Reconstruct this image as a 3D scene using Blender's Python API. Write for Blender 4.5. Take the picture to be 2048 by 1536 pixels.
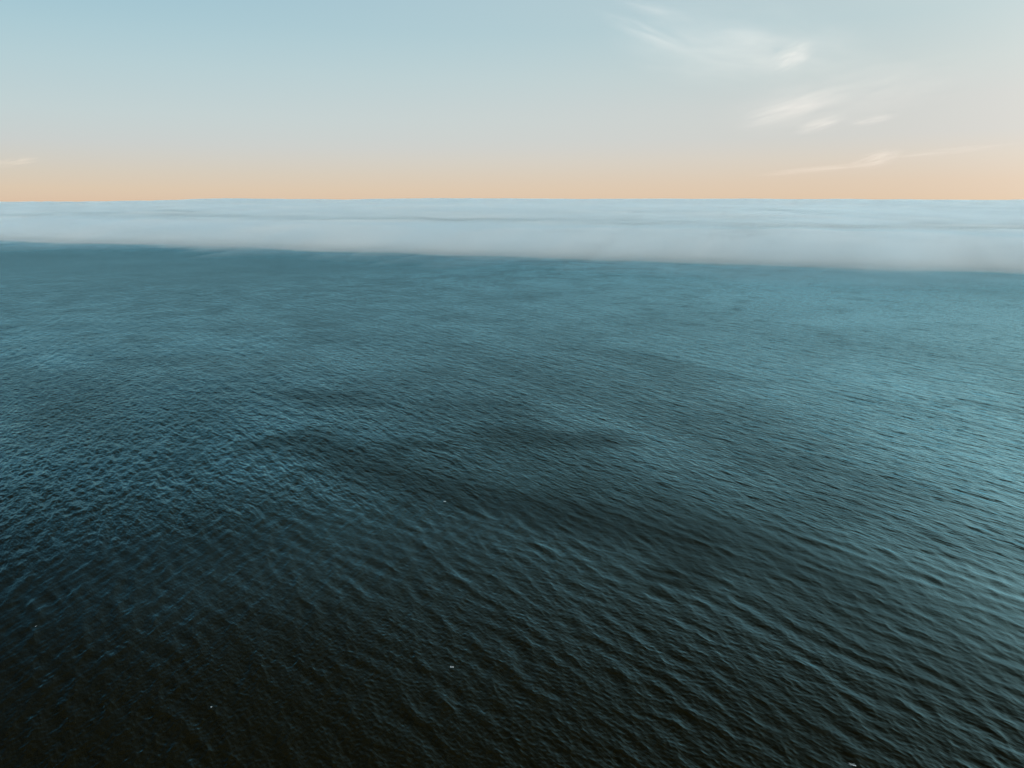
import bpy, math, random
import numpy as np
from mathutils import Vector, Matrix

for o in list(bpy.data.objects):
    bpy.data.objects.remove(o)
scene = bpy.context.scene
rng = np.random.default_rng(7)
random.seed(7)

# ------------------------------------------------------------------ camera
CAM_H = 100.0
FOCAL = 1420.0            # in pixels of the 2048 px wide photograph
PITCH = math.radians(14.3)
cam_d = bpy.data.cameras.new("camera")
cam_d.sensor_width = 36.0
cam_d.lens = 36.0 * FOCAL / 2048.0
cam_d.clip_start = 0.5
cam_d.clip_end = 300000.0
cam = bpy.data.objects.new("camera", cam_d)
scene.collection.objects.link(cam)
cam.location = (0, 0, CAM_H)
cam.rotation_euler = (math.pi / 2 - PITCH, 0, 0)
scene.camera = cam

# ------------------------------------------------------------------ sky, sun, exposure
SUN_AZ, SUN_EL = math.radians(176), math.radians(0.6)
EXPOSURE = 1.3
vs = scene.view_settings
vs.view_transform = 'Standard'
vs.look = 'None'
vs.exposure = EXPOSURE
vs.gamma = 1.0
vs.use_curve_mapping = False

world = bpy.data.worlds.new("World")
scene.world = world
world.use_nodes = True


def srgb(r, g, b):
    f = lambda c: c / 12.92 if c <= 0.04045 else ((c + 0.055) / 1.055) ** 2.4
    return np.array([f(c / 255.0) for c in (r, g, b)])


# sky by elevation degrees, dim then bright side; unseen top shaped to light water
SKY_FAR = [(0.0, srgb(219, 189, 163)), (1.0, srgb(217, 198, 175)), (2.1, srgb(209, 200, 186)), (4.0, srgb(197, 202, 202)),
           (6.0, srgb(189, 204, 207)), (9.0, srgb(176, 201, 208)), (11.0, srgb(166, 197, 207)), (14.5, srgb(148, 187, 203)), (18.0, srgb(88, 138, 158)), (22.0, srgb(52, 92, 106)),
           (30.0, srgb(22, 45, 54)), (40.0, srgb(12, 29, 35)), (60.0, srgb(11, 24, 29)), (90.0, srgb(11, 22, 26))]
SKY_BRIGHT = [(0.0, srgb(234, 207, 177)), (1.5, srgb(231, 211, 190)), (3.1, srgb(227, 216, 203)), (4.6, srgb(220, 217, 212)),
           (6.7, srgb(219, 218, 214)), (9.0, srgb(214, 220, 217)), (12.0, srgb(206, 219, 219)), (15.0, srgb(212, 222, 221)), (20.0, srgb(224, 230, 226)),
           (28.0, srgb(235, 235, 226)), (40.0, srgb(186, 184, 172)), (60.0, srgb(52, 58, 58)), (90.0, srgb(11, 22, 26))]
W_STRENGTH = 0.15
MIX_MODEL = 0.03
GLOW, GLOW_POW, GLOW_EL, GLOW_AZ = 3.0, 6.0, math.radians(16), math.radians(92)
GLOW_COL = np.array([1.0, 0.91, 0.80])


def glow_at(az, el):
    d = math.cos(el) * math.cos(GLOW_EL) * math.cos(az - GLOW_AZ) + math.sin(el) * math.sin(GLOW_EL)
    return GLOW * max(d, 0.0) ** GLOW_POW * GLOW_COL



def build_world():
    nt = world.node_tree
    N, L = nt.nodes, nt.links
    bg = N['Background']
    sky = N.new('ShaderNodeTexSky')
    sky.sky_type = 'NISHITA'
    sky.sun_disc = False
    sky.sun_elevation = math.radians(6.0)
    sky.sun_rotation = SUN_AZ
    sky.altitude = 100
    sky.dust_density = 2.0
    tc = N.new('ShaderNodeTexCoord')
    sep = N.new('ShaderNodeSeparateXYZ')
    L.new(tc.outputs['Generated'], sep.inputs[0])

    def math_n(op, a, b=None, c=None, clamp=False):
        n = N.new('ShaderNodeMath')
        n.operation = op
        n.use_clamp = clamp
        for i, v in enumerate((a, b, c)):
            if v is None:
                continue
            if isinstance(v, (int, float)):
                n.inputs[i].default_value = v
            else:
                L.new(v, n.inputs[i])
        return n.outputs[0]
    # elevation as 0..1, stretched near the horizon
    zc = math_n('MAXIMUM', sep.outputs['Z'], 0.0)
    pos = math_n('POWER', zc, 0.5)

    def ramp(vals):
        r = N.new('ShaderNodeValToRGB')
        cr = r.color_ramp
        cr.interpolation = 'LINEAR'
        while len(cr.elements) < len(vals):
            cr.elements.new(0.5)
        for e, (deg, c) in zip(cr.elements, vals):
            e.position = math.sqrt(math.sin(math.radians(deg)))
            e.color = (*[float(v) for v in c], 1)
        L.new(pos, r.inputs[0])
        return r.outputs[0]
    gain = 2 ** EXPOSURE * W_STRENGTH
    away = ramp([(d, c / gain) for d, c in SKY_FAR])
    near = ramp([(d, np.maximum(c - glow_at(math.radians(36), math.radians(min(d, 13.0))), 0.02) / gain) for d, c in SKY_BRIGHT])
    dot = N.new('ShaderNodeVectorMath')
    dot.operation = 'DOT_PRODUCT'
    L.new(tc.outputs['Generated'], dot.inputs[0])
    dot.inputs[1].default_value = (math.sin(math.radians(105)), math.cos(math.radians(105)), 0.0)
    side = N.new('ShaderNodeMapRange')
    side.inputs[1].default_value = -0.777
    side.inputs[2].default_value = 0.358
    side.clamp = False
    L.new(dot.outputs['Value'], side.inputs[0])
    side_p = math_n('MAXIMUM', side.outputs[0], 0.0)
    side_c = math_n('MINIMUM', side_p, 1.5)

    def mix(kind, a, b, f=1.0):
        m = N.new('ShaderNodeMix')
        m.data_type = 'RGBA'
        m.blend_type = kind
        m.clamp_result = False
        m.inputs[0].default_value = f if isinstance(f, float) else 1.0
        if not isinstance(f, float):
            L.new(f, m.inputs[0])
        L.new(a, m.inputs[6])
        if isinstance(b, tuple):
            m.inputs[7].default_value = (*b, 1)
        else:
            L.new(b, m.inputs[7])
        return m.outputs[2]
    vm = []
    for op, a_, b_ in (('SUBTRACT', near, away), ('SCALE', None, None), ('ADD', None, away), ('MAXIMUM', None, None)):
        n = N.new('ShaderNodeVectorMath')
        n.operation = op
        L.new(a_ if a_ is not None else vm[-1], n.inputs[0])
        if op == 'SCALE':
            L.new(side_c, n.inputs['Scale'])
        elif b_ is not None:
            L.new(b_, n.inputs[1])
        vm.append(n.outputs[0])
    col = vm[-1]
    col = mix('ADD', col, sky.outputs[0], MIX_MODEL)
    # broad glow added to the sky right of the frame to brighten the water
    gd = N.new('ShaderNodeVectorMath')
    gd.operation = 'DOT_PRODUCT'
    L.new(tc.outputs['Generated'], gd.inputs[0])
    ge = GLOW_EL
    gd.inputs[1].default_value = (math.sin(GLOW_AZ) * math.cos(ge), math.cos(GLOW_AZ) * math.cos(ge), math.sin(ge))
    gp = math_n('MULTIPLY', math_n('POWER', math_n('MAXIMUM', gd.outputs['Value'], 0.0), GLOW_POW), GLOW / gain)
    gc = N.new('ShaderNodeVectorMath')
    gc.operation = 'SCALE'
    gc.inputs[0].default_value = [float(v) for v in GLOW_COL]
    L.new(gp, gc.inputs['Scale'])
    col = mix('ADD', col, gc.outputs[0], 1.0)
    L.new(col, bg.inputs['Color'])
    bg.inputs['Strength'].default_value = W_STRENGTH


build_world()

sun_d = bpy.data.lights.new("sun", 'SUN')
sun_d.energy = 2.2
sun_d.angle = math.radians(0.6)
sun_d.color = (1.0, 0.96, 0.93)
sun = bpy.data.objects.new("sun", sun_d)
scene.collection.objects.link(sun)
sd = Vector((math.sin(SUN_AZ) * math.cos(SUN_EL), math.cos(SUN_AZ) * math.cos(SUN_EL), math.sin(SUN_EL)))
sun.rotation_euler = sd.to_track_quat('Z', 'Y').to_euler()
sun.location = sd * 500

scene.cycles.use_denoising = True
scene.cycles.volume_bounces = 10
scene.cycles.max_bounces = 12
scene.cycles.transparent_max_bounces = 16


# ------------------------------------------------------------------ helpers
def pixel_dir(px, py):
    """direction in the world of a point of the photograph (2048 x 1536)"""
    x, y = (px - 1024) / FOCAL, (py - 768) / FOCAL
    f = math.cos(PITCH) - math.sin(PITCH) * y
    d = math.sin(PITCH) + math.cos(PITCH) * y
    return Vector((x, f, -d))


def on_sea(px, py):
    v = pixel_dir(px, py)
    t = CAM_H / -v.z
    return v.x * t, v.y * t


def node_mat(name):
    m = bpy.data.materials.new(name)
    m.use_nodes = True
    return m, m.node_tree.nodes, m.node_tree.links


def grid_mesh(name, co, nr, nc, wrap=False):
    """co: (nr*nc,3) vertices of a regular grid"""
    me = bpy.data.meshes.new(name)
    cc = nc if wrap else nc - 1
    i, j = np.meshgrid(np.arange(nr - 1), np.arange(cc), indexing='ij')
    j2 = (j + 1) % nc
    q = np.stack([i * nc + j, i * nc + j2, (i + 1) * nc + j2, (i + 1) * nc + j], -1).reshape(-1, 4)
    me.vertices.add(len(co))
    me.vertices.foreach_set('co', np.ascontiguousarray(co, dtype=np.float32).ravel())
    me.loops.add(q.size)
    me.loops.foreach_set('vertex_index', q.ravel().astype(np.int32))
    me.polygons.add(len(q))
    me.polygons.foreach_set('loop_start', (np.arange(len(q)) * 4).astype(np.int32))
    me.polygons.foreach_set('use_smooth', np.ones(len(q), dtype=bool))
    me.update(calc_edges=True)
    return me


def link(name, me, mat, parent=None, **props):
    o = bpy.data.objects.new(name, me)
    scene.collection.objects.link(o)
    if mat:
        me.materials.append(mat)
    o.parent = parent
    for k, v in props.items():
        o[k] = v
    return o


def value_noise(x, y, seed):
    """smooth 2-D lattice noise in -1..1"""
    r = np.random.default_rng(seed)
    tab = r.uniform(-1, 1, (256, 256))
    xi, yi = np.floor(x).astype(int), np.floor(y).astype(int)
    fx, fy = x - xi, y - yi
    fx, fy = fx * fx * fx * (fx * (fx * 6 - 15) + 10), fy * fy * fy * (fy * (fy * 6 - 15) + 10)
    g = lambda a, b: tab[a % 256, b % 256]
    a = g(xi, yi) * (1 - fx) + g(xi + 1, yi) * fx
    b = g(xi, yi + 1) * (1 - fx) + g(xi + 1, yi + 1) * fx
    return a * (1 - fy) + b * fy


def fbm(x, y, seed, octaves=4, gain=0.5):
    s, a, t = 0, 1.0, 0
    for k in range(octaves):
        s = s + a * value_noise(x * 2 ** k + 17.3 * k, y * 2 ** k - 9.1 * k, seed + k)
        t += a
        a *= gain
    return s / t


# ------------------------------------------------------------------ sea
class WaveTile:
    """a periodic patch of wind sea: heights and forward lean from a directional spectrum"""

    def __init__(self, size, lam0, lam1, systems, slope, chop, seed, n=512):
        self.size, self.n = size, n
        r = np.random.default_rng(seed)
        k1 = 2 * np.pi * np.fft.fftfreq(n, size / n)
        kx, ky = np.meshgrid(k1, k1, indexing='ij')
        k = np.hypot(kx, ky)
        k[0, 0] = 1
        ang = np.arctan2(ky, kx)
        amp = np.zeros_like(k)
        ka, kb = 2 * np.pi / lam1, 2 * np.pi / lam0
        for (deg, spread, peak, weight) in systems:
            kp = 2 * np.pi / peak
            dirf = np.maximum(np.cos((ang - math.radians(deg)) / 2), 0) ** (2 * spread)
            sp = k ** -4.0 * np.exp(-1.25 * (kp / k) ** 2) * dirf * weight
            amp += sp
        band = 1 / (1 + (ka / k) ** 12) * np.exp(-(k / kb) ** 6)
        amp = np.sqrt(amp) * band
        amp[0, 0] = 0
        h = amp * (r.normal(size=k.shape) + 1j * r.normal(size=k.shape))
        z = np.fft.ifft2(h).real
        sx = np.fft.ifft2(1j * kx * h).real
        sy = np.fft.ifft2(1j * ky * h).real
        s = slope / math.sqrt((sx ** 2 + sy ** 2).mean())
        dx = np.fft.ifft2(1j * kx / k * h).real
        dy = np.fft.ifft2(1j * ky / k * h).real
        self.f = np.stack([chop * dx * s, chop * dy * s, z * s], -1).astype(np.float32)

    def sample(self, x, y, rot=0.0):
        c, s = math.cos(rot), math.sin(rot)
        u, v = (c * x + s * y) / self.size * self.n, (-s * x + c * y) / self.size * self.n
        ui, vi = np.floor(u).astype(np.int64), np.floor(v).astype(np.int64)
        fu, fv = (u - ui).astype(np.float32)[:, None], (v - vi).astype(np.float32)[:, None]
        n, f = self.n, self.f
        a, b, c_, d = ui % n, (ui + 1) % n, vi % n, (vi + 1) % n
        o = (f[a, c_] * (1 - fu) + f[b, c_] * fu) * (1 - fv) + (f[a, d] * (1 - fu) + f[b, d] * fu) * fv
        px = c * o[:, 0] - s * o[:, 1]
        py = s * o[:, 0] + c * o[:, 1]
        return np.stack([px, py, o[:, 2]], -1)


# wind sea travels to the right and away, an older crossing sea runs almost straight to the right
SWELL = WaveTile(277.0, 2.8, 28.0, [(33, 22, 7.8, 1.0), (-8, 22, 6.5, 0.3)], 0.072, 1.3, 11)
SEA_A = WaveTile(71.0, 0.7, 3.4, [(34, 11, 2.1, 1.0), (-6, 14, 1.9, 0.6)], 0.10, 1.6, 12)
SEA_B = WaveTile(31.0, 0.5, 1.8, [(38, 5, 3, 1.0), (-8, 6, 3, 0.35), (85, 4, 3, 0.3)], 0.09, 1.1, 13)


def calm(x, y):
    """how ruffled the water is: 1 = fully, less = smoother"""
    c, s = math.cos(math.radians(20)), math.sin(math.radians(20))
    u, v = c * x + s * y, -s * x + c * y
    return np.clip(0.85 + 0.6 * fbm(u / 120.0, v / 60.0, 31, 3), 0.5, 1.25)


# dimmed reflection, for wind patches and for added darkening on the left: ends of each patch, half width in metres, strength
DIM_PATCHES = [((600, 880), (820, 960), 18, 1.1), ((820, 960), (1380, 1085), 14, 1.2), ((580, 790), (690, 793), 13, 0.7),
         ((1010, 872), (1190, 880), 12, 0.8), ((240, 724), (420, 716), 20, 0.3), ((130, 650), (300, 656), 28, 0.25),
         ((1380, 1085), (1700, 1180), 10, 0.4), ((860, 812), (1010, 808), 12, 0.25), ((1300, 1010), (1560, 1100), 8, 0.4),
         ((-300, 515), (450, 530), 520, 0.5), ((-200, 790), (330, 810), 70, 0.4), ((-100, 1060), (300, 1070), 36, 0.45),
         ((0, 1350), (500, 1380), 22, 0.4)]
# sheen painted in: reflection raised in patches to brighten the right of the sea
PAINTED_SHEENS = [((1650, 620), (2150, 680), 230, 0.26), ((1750, 780), (2150, 960), 80, 0.3), ((1900, 1120), (2150, 1260), 34, 0.28)]


def reflect_dimming(x, y):
    c, s = math.cos(math.radians(33)), math.sin(math.radians(33))
    dist = np.hypot(x, y)
    g = 0.28 * np.clip(fbm((c * x + s * y) / 40.0, (-s * x + c * y) / 110.0, 41, 4) * 1.6, -0.6, 1.0)
    far = np.clip((dist - 250) / 500, 0, 1)
    g = g * (1 - 0.8 * far) + far * 0.16 * fbm((x + 0.6 * y) / 700.0, (y - 0.2 * x) / 420.0, 47, 4)
    near = dist < 2600
    xs, ys = x[near], y[near]
    edge = fbm(xs / 22.0, ys / 22.0, 43, 5, 0.6)
    p = np.zeros_like(xs)
    for (pa, pb, width, strength) in DIM_PATCHES:
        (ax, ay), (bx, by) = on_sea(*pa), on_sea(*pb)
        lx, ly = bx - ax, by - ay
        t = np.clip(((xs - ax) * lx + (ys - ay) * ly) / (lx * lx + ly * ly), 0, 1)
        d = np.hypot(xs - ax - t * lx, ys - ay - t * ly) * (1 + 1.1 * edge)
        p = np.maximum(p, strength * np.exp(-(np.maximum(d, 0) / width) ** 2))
    for (pa, pb, width, strength) in PAINTED_SHEENS:
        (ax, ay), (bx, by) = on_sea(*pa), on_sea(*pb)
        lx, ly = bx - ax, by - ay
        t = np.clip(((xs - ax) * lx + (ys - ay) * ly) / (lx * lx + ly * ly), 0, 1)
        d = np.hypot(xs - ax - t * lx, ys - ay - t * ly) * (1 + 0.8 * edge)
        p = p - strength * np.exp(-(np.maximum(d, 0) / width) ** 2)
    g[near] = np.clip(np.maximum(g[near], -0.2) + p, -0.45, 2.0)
    return g


def build_sea():
    D = 0.0019
    fine = np.arange(-math.radians(46), math.radians(46), D)
    coarse = np.linspace(math.radians(46), math.radians(314), 110)
    th = np.concatenate([fine, coarse])            # azimuth from +Y to the right
    rr = [0.3, 20, 45, 65, 80]
    r = 88.0
    while r < 2700:
        rr.append(r)
        r += r * D * min(1.6, max(1.0, r / 150.0))
    while r < 120000:
        rr.append(r)
        r *= 1.25
    rr = np.array(rr)
    dr = np.gradient(rr)
    R, T = np.meshgrid(rr, th, indexing='ij')
    x, y = (R * np.sin(T)).ravel(), (R * np.cos(T)).ravel()
    sp = np.maximum(R * D, np.repeat(dr[:, None], len(th), 1)).ravel()
    wild = calm(x, y)
    disp = np.zeros((len(x), 3), np.float32)
    keep = lambda lam: np.clip((lam / sp - 2.0) / 2.0, 0, 1)[:, None].astype(np.float32)
    disp += SWELL.sample(x, y, 0.0) * keep(13)
    disp += SEA_A.sample(x, y, 0.0) * keep(2.3) * (0.35 + 0.65 * wild[:, None])
    kb = keep(1.2)
    disp += SEA_B.sample(x, y, 0.0) * kb * wild[:, None]
    edge = (np.abs(np.where(T.ravel() > math.pi, T.ravel() - 2 * math.pi, T.ravel())) > math.radians(45.9)) | (R.ravel() < 86)
    disp[edge] *= 0.3
    co = np.stack([x + disp[:, 0], y + disp[:, 1], disp[:, 2]], -1)
    me = grid_mesh("sea", co, len(rr), len(th), wrap=True)
    at = me.attributes.new("ruffle", 'FLOAT', 'POINT')
    at.data.foreach_set('value', wild.astype(np.float32))
    at = me.attributes.new("reflect_dim", 'FLOAT', 'POINT')
    at.data.foreach_set('value', reflect_dimming(x, y).astype(np.float32))
    at = me.attributes.new("unresolved", 'FLOAT', 'POINT')
    at.data.foreach_set('value', (1 - kb[:, 0]).astype(np.float32))
    at = me.attributes.new("coarse", 'FLOAT', 'POINT')
    at.data.foreach_set('value', (1 - keep(2.3)[:, 0]).astype(np.float32))
    return me, co.reshape(len(rr), len(th), 3), rr, th


def water_material():
    m, N, L = node_mat("sea_water")
    N.remove(N['Principled BSDF'])
    body = N.new('ShaderNodeBsdfDiffuse')
    body.inputs['Color'].default_value = (0.0085, 0.0082, 0.0028, 1)
    gloss = N.new('ShaderNodeBsdfGlossy')
    gloss.distribution = 'GGX'
    gloss.inputs['Color'].default_value = (0.44, 0.85, 1.0, 1)
    mixs = N.new('ShaderNodeMixShader')
    L.new(body.outputs[0], mixs.inputs[1])
    L.new(gloss.outputs[0], mixs.inputs[2])
    L.new(mixs.outputs[0], N['Material Output'].inputs['Surface'])
    geo = N.new('ShaderNodeNewGeometry')
    ruf = N.new('ShaderNodeAttribute')
    ruf.attribute_name = 'ruffle'
    ref_dim = N.new('ShaderNodeAttribute')
    ref_dim.attribute_name = 'reflect_dim'
    unr = N.new('ShaderNodeAttribute')
    unr.attribute_name = 'unresolved'

    coa = N.new('ShaderNodeAttribute')
    coa.attribute_name = 'coarse'

    def mapped(deg, sx, sy):
        mp = N.new('ShaderNodeMapping')
        mp.vector_type = 'TEXTURE'
        mp.inputs['Rotation'].default_value = (0, 0, math.radians(deg))
        mp.inputs['Scale'].default_value = (sx, sy, 1)
        L.new(geo.outputs['Position'], mp.inputs['Vector'])
        return mp.outputs[0]

    def noise(vec, detail, rough, kind='FBM'):
        t = N.new('ShaderNodeTexNoise')
        t.noise_dimensions = '3D'
        t.noise_type = kind
        t.normalize = True
        t.inputs['Scale'].default_value = 1.0
        t.inputs['Detail'].default_value = detail
        t.inputs['Roughness'].default_value = rough
        t.inputs['Distortion'].default_value = 0.0
        L.new(vec, t.inputs['Vector'])
        return t.outputs[0]

    def mul(a, b_):
        n = N.new('ShaderNodeMath')
        n.operation = 'MULTIPLY'
        for i, v in enumerate((a, b_)):
            if isinstance(v, (int, float)):
                n.inputs[i].default_value = v
            else:
                L.new(v, n.inputs[i])
        return n.outputs[0]

    def bump(h, dist, strength, prev=None):
        bp = N.new('ShaderNodeBump')
        bp.inputs['Distance'].default_value = dist
        L.new(strength, bp.inputs['Strength']) if not isinstance(strength, float) else setattr(bp.inputs['Strength'], 'default_value', strength)
        L.new(h, bp.inputs['Height'])
        if prev is not None:
            L.new(prev, bp.inputs['Normal'])
        return bp.outputs[0]
    # waves of 2-5 m that the far mesh is too coarse for
    far = noise(mapped(34, 1.2, 4.0), 2.0, 0.55)
    n1 = bump(far, 0.9, mul(coa.outputs['Fac'], ruf.outputs['Fac']))
    # wave groups far out, where single waves are too small to see
    groups = noise(mapped(33, 5.0, 17.0), 3.0, 0.6)
    n1 = bump(groups, 1.7, mul(coa.outputs['Fac'], 1.0), n1)
    # chop under a metre, everywhere
    chop = noise(mapped(38, 0.45, 1.6), 3.0, 0.55)
    n2 = bump(chop, 0.08, mul(ruf.outputs['Fac'], 0.9), n1)
    L.new(n2, gloss.inputs['Normal'])
    L.new(n2, body.inputs['Normal'])

    # ripples finer than the mesh and the relief: they widen the reflection and flatten the
    # mean Fresnel curve of the sea towards the horizon (slope spread 0.06 near, 0.14 far)
    def by_distance(near, far_):
        rg = N.new('ShaderNodeMapRange')
        rg.inputs[3].default_value = near
        rg.inputs[4].default_value = far_
        L.new(unr.outputs['Fac'], rg.inputs[0])
        return rg.outputs[0]

    def op(kind, a_, b_=None):
        n = N.new('ShaderNodeMath')
        n.operation = kind
        for i, v in enumerate((a_, b_)):
            if v is None:
                continue
            if isinstance(v, (int, float)):
                n.inputs[i].default_value = v
            else:
                L.new(v, n.inputs[i])
        return n.outputs[0]
    L.new(by_distance(0.06, 0.18), gloss.inputs['Roughness'])
    dp = N.new('ShaderNodeVectorMath')
    dp.operation = 'DOT_PRODUCT'
    L.new(n2, dp.inputs[0])
    L.new(geo.outputs['Incoming'], dp.inputs[1])
    one = op('SUBTRACT', 1.0, op('MAXIMUM', op('MINIMUM', dp.outputs['Value'], 1.0), 0.0))
    sch = op('DIVIDE', op('POWER', one, by_distance(4.1, 3.3)), by_distance(0.76, 1.2))
    sch = op('DIVIDE', sch, op('ADD', op('MULTIPLY', ref_dim.outputs['Fac'], 1.1), 1.0))
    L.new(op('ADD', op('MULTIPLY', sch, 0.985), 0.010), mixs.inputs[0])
    return m


sea_me, SEA_CO, SEA_R, SEA_TH = build_sea()
sea = link("sea", sea_me, water_material(), kind="structure", label="dark teal wind-ruffled open sea")


def sea_point(x, y):
    r, t = math.hypot(x, y), math.atan2(x, y)
    i = int(np.searchsorted(SEA_R, r))
    j = int(np.clip(np.searchsorted(SEA_TH[:840], t), 0, 839))
    return SEA_CO[i, j]


# ------------------------------------------------------------------ fog bank
FU = Vector((0.919, -0.394))      # along the fog's edge, to the right and nearer
FN = Vector((0.394, 0.919))       # into the fog
FOG_D = 1310.0


def fog_height(s, t):
    """height of the fog's dense body at s along the edge, t behind it"""
    wob = fbm(s / 420.0, t / 900.0, 51, 4)
    right = 1 / (1 + np.exp(-(s - 250) / 420.0))
    front = 1 - np.exp(-np.maximum(t, 0) / 130.0)
    roll = (38 - 4 * right) * front * np.exp(-np.maximum(t - 160, 0) ** 2 / (2 * (110 + 540 * (1 - right)) ** 2)) * (1 + .35 * wob)
    deck = 50 / (1 + np.exp(-(t - 1500 - 1500 * right) / 420.0)) * (1 + 0.2 * fbm(s / 1500.0, t / 1500.0, 61, 4))
    mid = 24 * (1 - right) * front
    h = np.maximum.reduce([roll, mid, 4 * front]) + deck * 0.6
    h = h + 11 * fbm(s / 1100.0, t / 330.0, 73, 4) * np.clip((t - 350) / 600, 0, 1) * np.exp(-np.maximum(t - 5000, 0) / 4000.0)
    far = np.clip((t - 2500) / 6000, 0, 1)
    h = h + far * (4 + 10 * fbm(s / 1300.0, t / 2500.0, 67, 4))
    # a higher, lumpy swell of the fog far out
    X = FU.x * s + FN.x * (t + FOG_D)
    Y = FU.y * s + FN.y * (t + FOG_D)
    ridge = np.interp(X, [-20000, -8600, -6000, -4600, -2700, -600, 1500, 3200, 5700, 8600, 14000],
                      [50, 88, 112, 150, 138, 156, 140, 150, 134, 124, 100])
    ridge = ridge + 10 * fbm(X / 900.0, Y / 1500.0, 68, 5, 0.6)
    h = np.maximum(h, ridge * np.exp(-((Y - 12000) / 3000.0) ** 2))
    h = h + (3.0 + np.clip(t / 4000, 0, 5)) * fbm(s / 700.0, t / 300.0, 71, 3) * np.clip(t / 300, 0, 1)
    return h


def fog_mesh(lift, t0, seed=0, wobble=0.0):
    tt = [t0]
    step = 14.0
    while tt[-1] < 45000:
        tt.append(tt[-1] + step)
        if tt[-1] > 700:
            step *= 1.03
    tt = np.array(tt)
    a = np.linspace(-1, 1, 420)
    S = (np.sign(a) * np.abs(a) ** 1.5)[None, :] * (2600 + tt[:, None] * 2.2)
    T = np.repeat(tt[:, None], len(a), 1)
    # the edge wanders in billows; the wandering dies out further in
    wander = wobble * fbm(S / 260.0, S * 0 + seed, 80 + seed, 5, 0.6) * np.exp(-np.maximum(T - t0, 0) / 500.0)
    H = np.maximum(fog_height(S, T), 0)
    edge = 1 - np.exp(-np.maximum(T - t0, 0) / (110.0 + 6 * lift))
    if lift:
        H = H + lift * (1 + 0.9 * fbm(S / 420.0, T / 240.0, 90 + seed, 5, 0.6))
    H = H * edge
    H = H - 0.5 - 1.5 * (lift == 0)
    H[0] = -2.0
    D = T + wander + FOG_D
    X = FU.x * S + FN.x * D
    Y = FU.y * S + FN.y * D
    top = np.stack([X, Y, H], -1).reshape(-1, 3)
    bot = top.copy()
    bot[:, 2] = -3.0
    return top, bot, len(tt), len(a)


def closed_sheet(name, top, bot, nr, nc):
    n = len(top)
    i, j = np.meshgrid(np.arange(nr - 1), np.arange(nc - 1), indexing='ij')
    q = np.stack([i * nc + j, i * nc + j + 1, (i + 1) * nc + j + 1, (i + 1) * nc + j], -1).reshape(-1, 4)
    loop = np.concatenate([np.arange(nc), np.arange(1, nr) * nc + nc - 1, (nr - 1) * nc + np.arange(nc - 2, -1, -1), np.arange(nr - 2, 0, -1) * nc])
    nb = np.roll(loop, -1)
    # simple flat underside: same grid reversed (kept closed so that it holds a volume)
    qb = q[:, ::-1] + n
    side = np.stack([loop, loop + n, nb + n, nb], -1)
    allq = np.concatenate([q, qb, side])
    me = bpy.data.meshes.new(name)
    co = np.concatenate([top, bot]).astype(np.float32)
    me.vertices.add(len(co))
    me.vertices.foreach_set('co', co.ravel())
    me.loops.add(allq.size)
    me.loops.foreach_set('vertex_index', allq.ravel().astype(np.int32))
    me.polygons.add(len(allq))
    me.polygons.foreach_set('loop_start', (np.arange(len(allq)) * 4).astype(np.int32))
    me.polygons.foreach_set('use_smooth', np.ones(len(allq), dtype=bool))
    me.update(calc_edges=True)
    return me


def fog_materials():
    veils = []
    m, N, L = node_mat("fog_body")
    b = N['Principled BSDF']
    b.inputs['Base Color'].default_value = (0.45, 0.54, 0.60, 1)
    b.inputs['Roughness'].default_value = 1.0
    b.inputs['Specular IOR Level'].default_value = 0.0
    for dens, tone in ((0.03, (0.85, 0.935, 0.975)), (0.006, (0.78, 0.91, 0.975)), (0.003, (0.70, 0.88, 0.98)), (0.0018, (0.62, 0.85, 0.98))):
        v, N, L = node_mat("fog_veil")
        N.remove(N['Principled BSDF'])
        p = N.new('ShaderNodeVolumePrincipled')
        p.inputs['Color'].default_value = (*tone, 1)
        p.inputs['Density'].default_value = dens
        p.inputs['Anisotropy'].default_value = 0.15
        L.new(p.outputs[0], N['Material Output'].inputs['Volume'])
        veils.append(v)
    return m, veils


FOG_BODY, FOG_VEIL = fog_materials()
fog = link("fog_bank", closed_sheet("fog_body", *fog_mesh(0.0, 240.0)), FOG_BODY, kind="stuff",
           label="long pale blue-grey bank of sea fog lying along the horizon", category="fog")
for k, (lift, t0, wob) in enumerate(((10.0, -60.0, 60.0), (16.0, -90.0, 110.0), (22.0, -140.0, 180.0), (14.0, -240.0, 260.0))):
    link("veil", closed_sheet("veil", *fog_mesh(lift, t0, k + 1, wob)), FOG_VEIL[k], fog)


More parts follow.
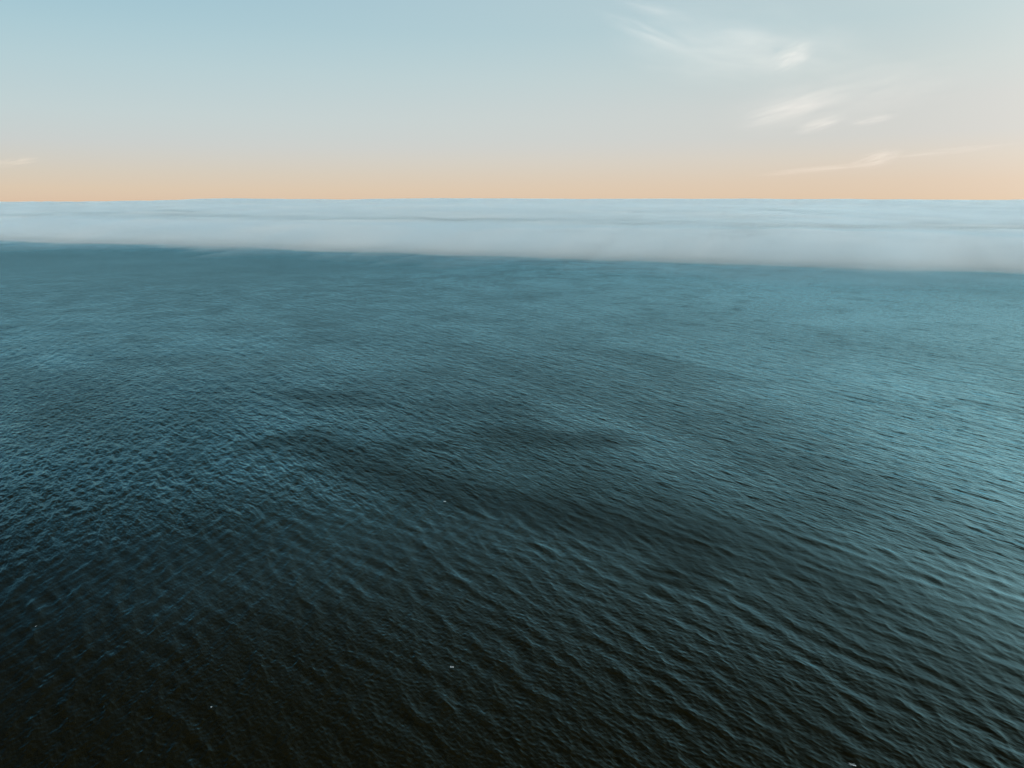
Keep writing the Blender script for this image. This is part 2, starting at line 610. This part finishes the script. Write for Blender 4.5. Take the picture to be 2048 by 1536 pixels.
# ------------------------------------------------------------------ clouds
def cloud_material(name, density, stretch, seed, cut, tone):
    m, N, L = node_mat(name)
    N.remove(N['Principled BSDF'])
    p = N.new('ShaderNodeVolumePrincipled')
    p.inputs['Color'].default_value = (*tone, 1)
    p.inputs['Anisotropy'].default_value = -0.45
    tc = N.new('ShaderNodeTexCoord')
    ln = N.new('ShaderNodeVectorMath')
    ln.operation = 'LENGTH'
    L.new(tc.outputs['Object'], ln.inputs[0])
    fall = N.new('ShaderNodeMapRange')
    fall.interpolation_type = 'SMOOTHSTEP'
    fall.inputs[1].default_value = 1.0
    fall.inputs[2].default_value = 0.1
    L.new(ln.outputs['Value'], fall.inputs[0])
    mp = N.new('ShaderNodeMapping')
    mp.inputs['Location'].default_value = (seed * 3.7, seed * 1.9, seed)
    mp.inputs['Scale'].default_value = stretch
    L.new(tc.outputs['Object'], mp.inputs[0])
    nz = N.new('ShaderNodeTexNoise')
    nz.inputs['Scale'].default_value = 1.0
    nz.inputs['Detail'].default_value = 3.5
    nz.inputs['Roughness'].default_value = 0.6
    nz.inputs['Distortion'].default_value = 0.5
    L.new(mp.outputs[0], nz.inputs['Vector'])
    cr = N.new('ShaderNodeMapRange')
    cr.inputs[1].default_value = cut
    cr.inputs[2].default_value = 0.75
    L.new(nz.outputs[0], cr.inputs[0])
    mu = N.new('ShaderNodeMath')
    mu.operation = 'MULTIPLY'
    L.new(fall.outputs[0], mu.inputs[0])
    L.new(cr.outputs[0], mu.inputs[1])
    m2 = N.new('ShaderNodeMath')
    m2.operation = 'MULTIPLY'
    L.new(mu.outputs[0], m2.inputs[0])
    m2.inputs[1].default_value = density
    L.new(m2.outputs[0], p.inputs['Density'])
    L.new(p.outputs[0], N['Material Output'].inputs['Volume'])
    return m


CLOUD_ALT = 3200.0


def cloud(px, py, wpx, hpx, tilt, label, density=1.0, stretch=(1.3, 1.3, 2.8), cut=0.40, tone=(1.0, 0.87, 0.80)):
    """a lens of ice cloud seen at (px, py), wpx by hpx pixels, tilted in degrees"""
    v = pixel_dir(px, py)
    hor = math.hypot(v.x, v.y)
    t = min((CLOUD_ALT - CAM_H) / max(v.z, 1e-3), 60000.0)
    loc = Vector((0, 0, CAM_H)) + v * t
    dist = v.length * t
    ppm = FOCAL / (t)                         # pixels per metre across the view
    a, c = wpx / 2 / ppm, hpx / 2 / ppm
    bm_co, faces = [], []
    nu, nv = 40, 20
    for i in range(nv + 1):
        ph = math.pi * i / nv
        for j in range(nu):
            la = 2 * math.pi * j / nu
            bm_co.append((math.sin(ph) * math.cos(la), math.sin(ph) * math.sin(la), math.cos(ph)))
    for i in range(nv):
        for j in range(nu):
            faces.append((i * nu + j, (i + 1) * nu + j, (i + 1) * nu + (j + 1) % nu, i * nu + (j + 1) % nu))
    me = bpy.data.meshes.new("cirrus_cloud")
    me.from_pydata(bm_co, [], faces)
    depth = max(a * 0.6, c)
    o = link("cirrus_cloud", me, cloud_material("cirrus", density * 0.24 / depth, stretch, px * 0.013, cut, tone),
             label=label, category="cloud", group="wisps of cirrus in the sky")
    o.location = loc
    az = math.atan2(v.x, v.y)
    o.rotation_euler = (Matrix.Rotation(-az, 3, 'Z') @ Matrix.Rotation(math.radians(-tilt), 3, 'Y')).to_euler()
    o.scale = (a, depth, c)
    return o


cloud(1585, 112, 110, 62, 20, "small bright hooked wisp of cirrus, highest of the compact ones", 1.5)
cloud(1590, 214, 280, 62, 15, "long feathery wisp of cirrus sloping up to the right", 1.2)
cloud(1640, 248, 120, 32, 17, "short thin wisp of cirrus below the long feathery wisp", 1.2)
cloud(1745, 240, 110, 22, 9, "short flat wisp of cirrus, rightmost of the middle row", 1.2)
cloud(1752, 318, 120, 40, 12, "small pinkish puff of cirrus on a long streak near the horizon", 1.5)
cloud(1640, 338, 300, 16, 5, "long thin streak of cirrus trailing left from the pinkish puff", 1.0)
cloud(1900, 302, 260, 15, 5, "long thin streak of cirrus reaching the right edge near the horizon", 1.0)
cloud(1285, 64, 240, 34, -22, "faint streak of cirrus sloping down to the right at top centre", 1.0)
cloud(1300, 18, 220, 22, -15, "faint thin streak of cirrus cut by the top edge", 0.8)
cloud(1480, 95, 640, 190, -8, "broad faint veil of cirrus at the top of the sky", 0.9, (2.2, 1.6, 3.4), 0.36)
cloud(1700, 190, 620, 150, 8, "broad faint veil of cirrus around the middle wisps on the right", 0.6, (2.4, 1.6, 3.6), 0.36)
cloud(28, 324, 110, 24, 10, "small orange wisp of cirrus at the left edge above the fog", 0.8, tone=(1.0, 0.80, 0.60))


# ------------------------------------------------------------------ whitecaps
def foam_material():
    m, N, L = node_mat("sea_foam")
    b = N['Principled BSDF']
    b.inputs['Base Color'].default_value = (0.27, 0.34, 0.38, 1)
    b.inputs['Roughness'].default_value = 0.8
    return m


FOAM = foam_material()


def whitecap(px, py, wide, deep, deg, label):
    """a lumpy ragged sheet of froth draped over the wave"""
    x0, y0 = on_sea(px, py)
    r = random.Random(px * 7 + py)
    c, s = math.cos(math.radians(deg)), math.sin(math.radians(deg))
    nu, nr_ = 28, 5
    out = [1 + 0.35 * math.sin(2 * 2 * math.pi * j / nu + r.uniform(0, 6)) + r.uniform(-0.45, 0.45) for j in range(nu)]
    verts, faces = [], []

    def put(u, v, lift):
        x, y = c * u * wide - s * v * deep, s * u * wide + c * v * deep
        x, y = x * 0.65, y * 0.65
        verts.append((x, y, float(sea_point(x0 + x, y0 + y)[2]) + lift))
    put(0, 0, 0.10)
    for i in range(1, nr_ + 1):
        f = i / nr_
        for j in range(nu):
            a = 2 * math.pi * j / nu
            k = 0.5 * f * (out[j] if i > 2 else 1)
            put(math.cos(a) * k, math.sin(a) * k, (0.03 + 0.09 * r.random()) if i < nr_ else -0.08)
    for j in range(nu):
        j2 = (j + 1) % nu
        faces.append((0, 1 + j, 1 + j2))
        for i in range(nr_ - 1):
            p = 1 + i * nu
            faces.append((p + j, p + nu + j, p + nu + j2, p + j2))
    me = bpy.data.meshes.new("whitecap")
    me.from_pydata(verts, [], faces)
    o = link("whitecap", me, FOAM, label=label, category="whitecap", group="whitecaps scattered over the sea")
    o.location = (x0, y0, 0)
    return o


whitecap(904, 1334, 1.3, 0.7, -10, "largest white fleck of foam in the dark water at bottom centre")
whitecap(890, 1003, 1.3, 0.5, 5, "small bluish fleck of foam in the dark band mid sea")
whitecap(856, 990, 0.4, 0.5, 0, "tiny foam speck just left of the bluish fleck")
whitecap(423, 1415, 0.45, 0.35, 0, "bright round foam dot near the bottom left")
whitecap(72, 1253, 0.4, 0.35, 0, "faint foam dot by the left edge of the sea")
whitecap(258, 712, 1.6, 0.7, 0, "distant foam speck on the left, far out toward the fog")
whitecap(988, 845, 1.5, 0.7, -20, "pale breaking crest at the centre of the sea")
whitecap(1705, 1529, 2.2, 0.8, -30, "bluish foam streak at the bottom edge on the right")
